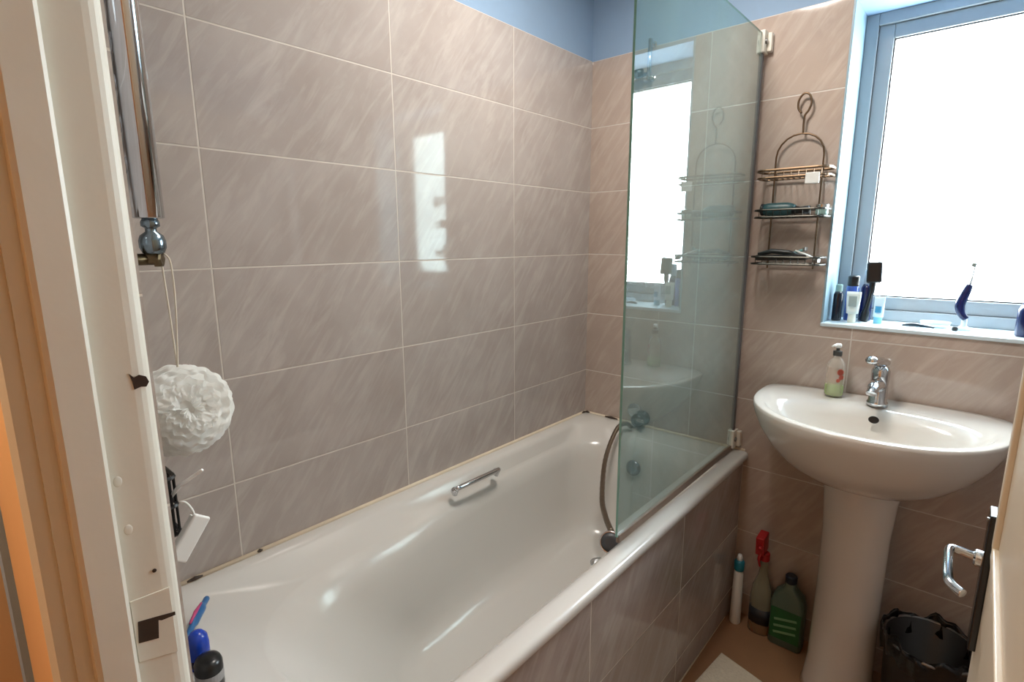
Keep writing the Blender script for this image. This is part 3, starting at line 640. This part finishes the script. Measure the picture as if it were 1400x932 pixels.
tube(bm,smooth_path([(.262,-1.640,1.18),(.290,-1.640,1.29),(.306,-1.644,1.355),(.302,-1.648,1.372),(.289,-1.652,1.374)],8),.0014,6)
obj('hanging_cord',bm,mat('cream_cord',(214,206,190),.8),puff,smooth=True)

# small wire rack with toiletries behind the door post, on the near wall -------------
rk=thing('wire_soap_rack','small black wire rack on the near wall, mostly behind the door post','wire rack',(.33,NY+.04,.93))
bm=B()
for z in (.955,1.0,1.045):
    tube(bm,rrect(.24,.385,NY+.010,NY+.062,(.012,.012,.012,.012),z,nc=4,ne=2),.0032,6,closed=True)
for k in range(6):
    xx=.252+.024*k; tube(bm,[(xx,NY+.062,1.045),(xx,NY+.062,.955),(xx,NY+.010,.955),(xx,NY+.010,1.045)],.0022,5)
for k in range(3):
    yy=NY+.02+.016*k; tube(bm,[(.385,yy,1.045),(.385,yy,.955)],.0022,5)
obj('wire_basket',bm,BLACK,rk)
tt=thing('black_toiletry_bottle','black bottle standing in the wire rack by the door post','bottle',(.362,NY+.036,.958))
bm=B(); lathe(bm,[(.015,0),(.017,.003),(.017,.07),(.012,.085),(.008,.09)],(.362,NY+.036,.959)); obj('body',bm,BLACK,tt,smooth=True)
bm=B(); lathe(bm,[(.010,.088),(.013,.092),(.013,.112),(.009,.118)],(.362,NY+.036,.959)); obj('cap',bm,NAVY,tt,smooth=True)
st_=thing('toothbrush','thin white handle poking up to the right out of the wire rack','toothbrush',(.37,-1.70,1.02))
bm=B(); tube(bm,[(.352,-1.702,.998),(.42,-1.700,1.045),(.520,-1.700,1.098)],[.0032,.003,.0022],8); obj('handle',bm,WHITEP,st_,smooth=True)
bw=thing('white_scrubbing_brush','white rectangular brush hanging tilted from the wire rack below the bath puff','brush',(.42,-1.69,.95))
a0=Vector((.405,-1.709,.928)); a1=Vector((.405,-1.675,.976)); dd_=(a1-a0).normalized(); nn=dd_.cross(Vector((1,0,0))).normalized()
bm=B(); obox(bm,(a0+a1)/2,(dd_,nn,dd_.cross(nn)),((a1-a0).length/2+.006,.013,.004)); obj('brush_back',bm,WHITEP,bw,bevel=.003)
bm=B(); obox(bm,(a0+a1)/2-Vector((.009,0,0)),(dd_,nn,dd_.cross(nn)),((a1-a0).length/2,.011,.005)); obj('bristles',bm,mat('off_white_bristle',(222,222,218),.9,var=.1,scale=200),bw)
bm=B(); tube(bm,smooth_path([(.404,-1.680,.968),(.400,-1.682,.990),(.394,-1.688,1.004),(.389,-1.694,1.006)],4),.0016,6); obj('hanging_loop',bm,WHITEP,bw,smooth=True)
# on the near rim of the bath
rz=thing('razor','blue and pink razor lying on the bath rim behind the door post','razor',(.13,-1.655,RIM))
bm=B(); tube(bm,smooth_path([(.205,-1.664,RIM+.007),(.17,-1.640,RIM+.010),(.135,-1.614,RIM+.010),(.105,-1.594,RIM+.006)],5),[.006]*5+[.009]*6+[.006]*5,10); obj('razor_handle',bm,mat('sky_blue_plastic',(48,104,160),.3),rz,smooth=True)
bm=B(); tube(bm,[(.180,-1.649,RIM+.018),(.155,-1.631,RIM+.020),(.130,-1.612,RIM+.018)],[.002,.004,.002],8); obj('pink_grip',bm,mat('pink_rubber',(190,70,120),.5),rz,smooth=True)
bo=thing('black_shampoo_bottle','black bottle with grey band and blue cap on the near bath rim','bottle',(.35,-1.672,RIM))
bm=B(); lathe(bm,[(.022,0),(.024,.003),(.024,.045),(.021,.052),(.012,.056)],(.345,-1.672,RIM-.001),sy=.9); obj('body',bm,BLACK,bo,smooth=True)
bm=B(); lathe(bm,[(.0245,.016),(.0245,.032)],(.345,-1.672,RIM-.001),sy=.9); obj('grey_band',bm,mat('grey_band',(150,150,150),.4),bo)
bb=thing('blue_capped_bottle','round bright blue bottle next to the black one on the bath rim','bottle',(.29,-1.675,RIM))
bm=B(); lathe(bm,[(.016,0),(.018,.003),(.018,.045),(.016,.060),(.010,.068),(.003,.071)],(.285,-1.668,RIM-.001)); obj('body',bm,mat('bright_blue_plastic',(24,62,168),.25),bb,smooth=True)
bm=B(); lathe(bm,[(.0185,.008),(.0185,.022)],(.285,-1.668,RIM-.001)); obj('label_band',bm,NAVY,bb)

# ================================================================== FLOOR THINGS
bt=thing('cleaner_bottle','slim white bottle with teal cap on the floor against the bath panel','bottle',(.722,-.065,0))
bm=B(); lathe(bm,[(.017,0),(.019,.004),(.018,.12),(.016,.20),(.0145,.215)],(.722,-.065,0)); obj('body',bm,WHITEP,bt,smooth=True)
bm=B(); lathe(bm,[(.016,.213),(.0175,.217),(.0175,.247),(.013,.252)],(.722,-.065,0)); obj('cap',bm,TEAL,bt,smooth=True)
bm=B(); lathe(bm,[(.010,.250),(.010,.262),(.006,.274)],(.722,-.065,0)); obj('nozzle',bm,WHITEP,bt,smooth=True)
sp_=thing('spray_bottle','trigger spray bottle with red head and orange liquid on the floor','spray bottle',(.800,-.060,0))
q=(.803,-.060,0)
bm=B(); lathe(bm,[(.034,0),(.037,.004),(.037,.14),(.032,.18),(.017,.225),(.0135,.245),(.0135,.285)],q,sy=.6); obj('body',bm,clear_mat('cloudy_bottle_plastic',(150,150,128),.6),sp_,smooth=True)
bm=B(); lathe(bm,[(.033,.002),(.0355,.006),(.0355,.045)],q,sy=.6); obj('orange_liquid',bm,mat('orange_liquid',(176,92,34),.3),sp_,smooth=True)
bm=B(); lathe(bm,[(.0378,.042),(.0378,.100)],q,sy=.61); obj('dark_label',bm,mat('dark_label',(30,34,40),.4),sp_,smooth=True)
bm=B(); lathe(bm,[(.0155,.283),(.0165,.287),(.0165,.312),(.012,.316)],q)
obox(bm,(.793,-.070,.350),((1,0,0),(0,1,.12),(0,-.12,1)),(.014,.028,.034)); obj('spray_head',bm,RED,sp_,bevel=.004)
bm=B(); tube(bm,smooth_path([(.797,-.088,.325),(.794,-.098,.300),(.797,-.090,.272)],4),[.006]*5+[.004]*4,8); obj('trigger',bm,RED,sp_,smooth=True)
bm=B(); tube(bm,[(.797,-.100,.348),(.796,-.112,.350)],.006,10); obj('nozzle',bm,RED,sp_,smooth=True)
gb=thing('green_floor_cleaner','flat grey-green bottle with green label beside the pedestal','bottle',(.895,-.065,0))
bm=B(); rings=[]
for z,w,d in ((0,.050,.026),(.006,.053,.029),(.16,.053,.029),(.195,.044,.027),(.215,.024,.022),(.225,.017,.017),(.24,.017,.017)):
    rings.append(rrect(.893-w,.893+w,-.062-d,-.062+d,(min(w,d)*.5,)*4,z,nc=5,ne=3))
loft(bm,rings); obj('body',bm,mat('grey_green_plastic',(84,104,92),.35),gb,smooth=True)
bm=B(); lathe(bm,[(.018,.238),(.019,.241),(.019,.262),(.015,.266)],(.893,-.062,0)); obj('cap',bm,mat('dark_navy_cap',(24,34,50),.35),gb,smooth=False)
bm=B(); box(bm,.846,.940,-.0925,-.0915,.03,.145); obj('green_label',bm,mat('green_label',(26,92,46),.4,var=.35,scale=25),gb)
bm=B()
for zz in (.06,.085,.11): obox(bm,(.893,-.0932,zz),((1,0,.25),(0,1,0),(-.25,0,1)),(.036,.0006,.004))
obj('label_stripe',bm,mat('pale_label_stripe',(120,160,120),.5),gb)
# bin with a black liner
bn=thing('waste_bin','dark pedal bin with crumpled black bag right of the pedestal','bin',(1.275,-.20,0))
q=(1.275,-.20,0)
bm=B(); lathe(bm,[(.088,0),(.092,.004),(.105,.30),(.108,.305),(.102,.302),(.088,.02)],q,seg=36); obj('bin_body',bm,mat('bin_black',(26,24,26),.35,var=.2),bn,smooth=True)
bm=B(); tube(bm,[(q[0]+.107*math.cos(2*PI*k/36),q[1]+.107*math.sin(2*PI*k/36),.303) for k in range(36)],.004,8,closed=True); obj('rim_ring',bm,BRUSHED,bn,smooth=True)
bm=B(); rings=[]
for r,z in ((.102,.26),(.107,.31),(.110,.318),(.112,.30),(.110,.255)):
    rings.append([(q[0]+(r+.004*math.sin(9*a+z*40)+.003*math.sin(17*a))*math.cos(a),q[1]+(r+.004*math.sin(9*a+z*40)+.003*math.sin(17*a))*math.sin(a),z+.010*math.sin(5*a+1)+.006*math.sin(13*a)) for a in [2*PI*k/72 for k in range(72)]])
loft(bm,rings,cap0=False,cap1=False); obj('bin_liner',bm,mat('black_bin_bag',(18,18,20),.25,var=.3,scale=40,bump=.004),bn,smooth=True)
# bath mat
bm=B(); rings=[]
N=1
mx0=[(.745,-.262),(1.02,-.335),(.955,-.80),(.700,-.70)]
def matpoly(s,z):
    cx=sum(p[0] for p in mx0)/4; cy=sum(p[1] for p in mx0)/4; out=[]
    for i in range(4):
        a=mx0[i]; b=mx0[(i+1)%4]
        for k in range(10): 
            f=k/10; x=a[0]+(b[0]-a[0])*f; y=a[1]+(b[1]-a[1])*f; out.append((cx+(x-cx)*s,cy+(y-cy)*s,z))
    return out
loft(bm,[matpoly(.995,.001),matpoly(1,.004),matpoly(.995,.011),matpoly(.97,.013)])
obj('bath_mat',bm,mat('cream_towelling',(214,204,184),.95,var=.12,scale=120,bump=.004),label='cream fabric bath mat on the brown floor at the bottom edge',cat='bath mat')
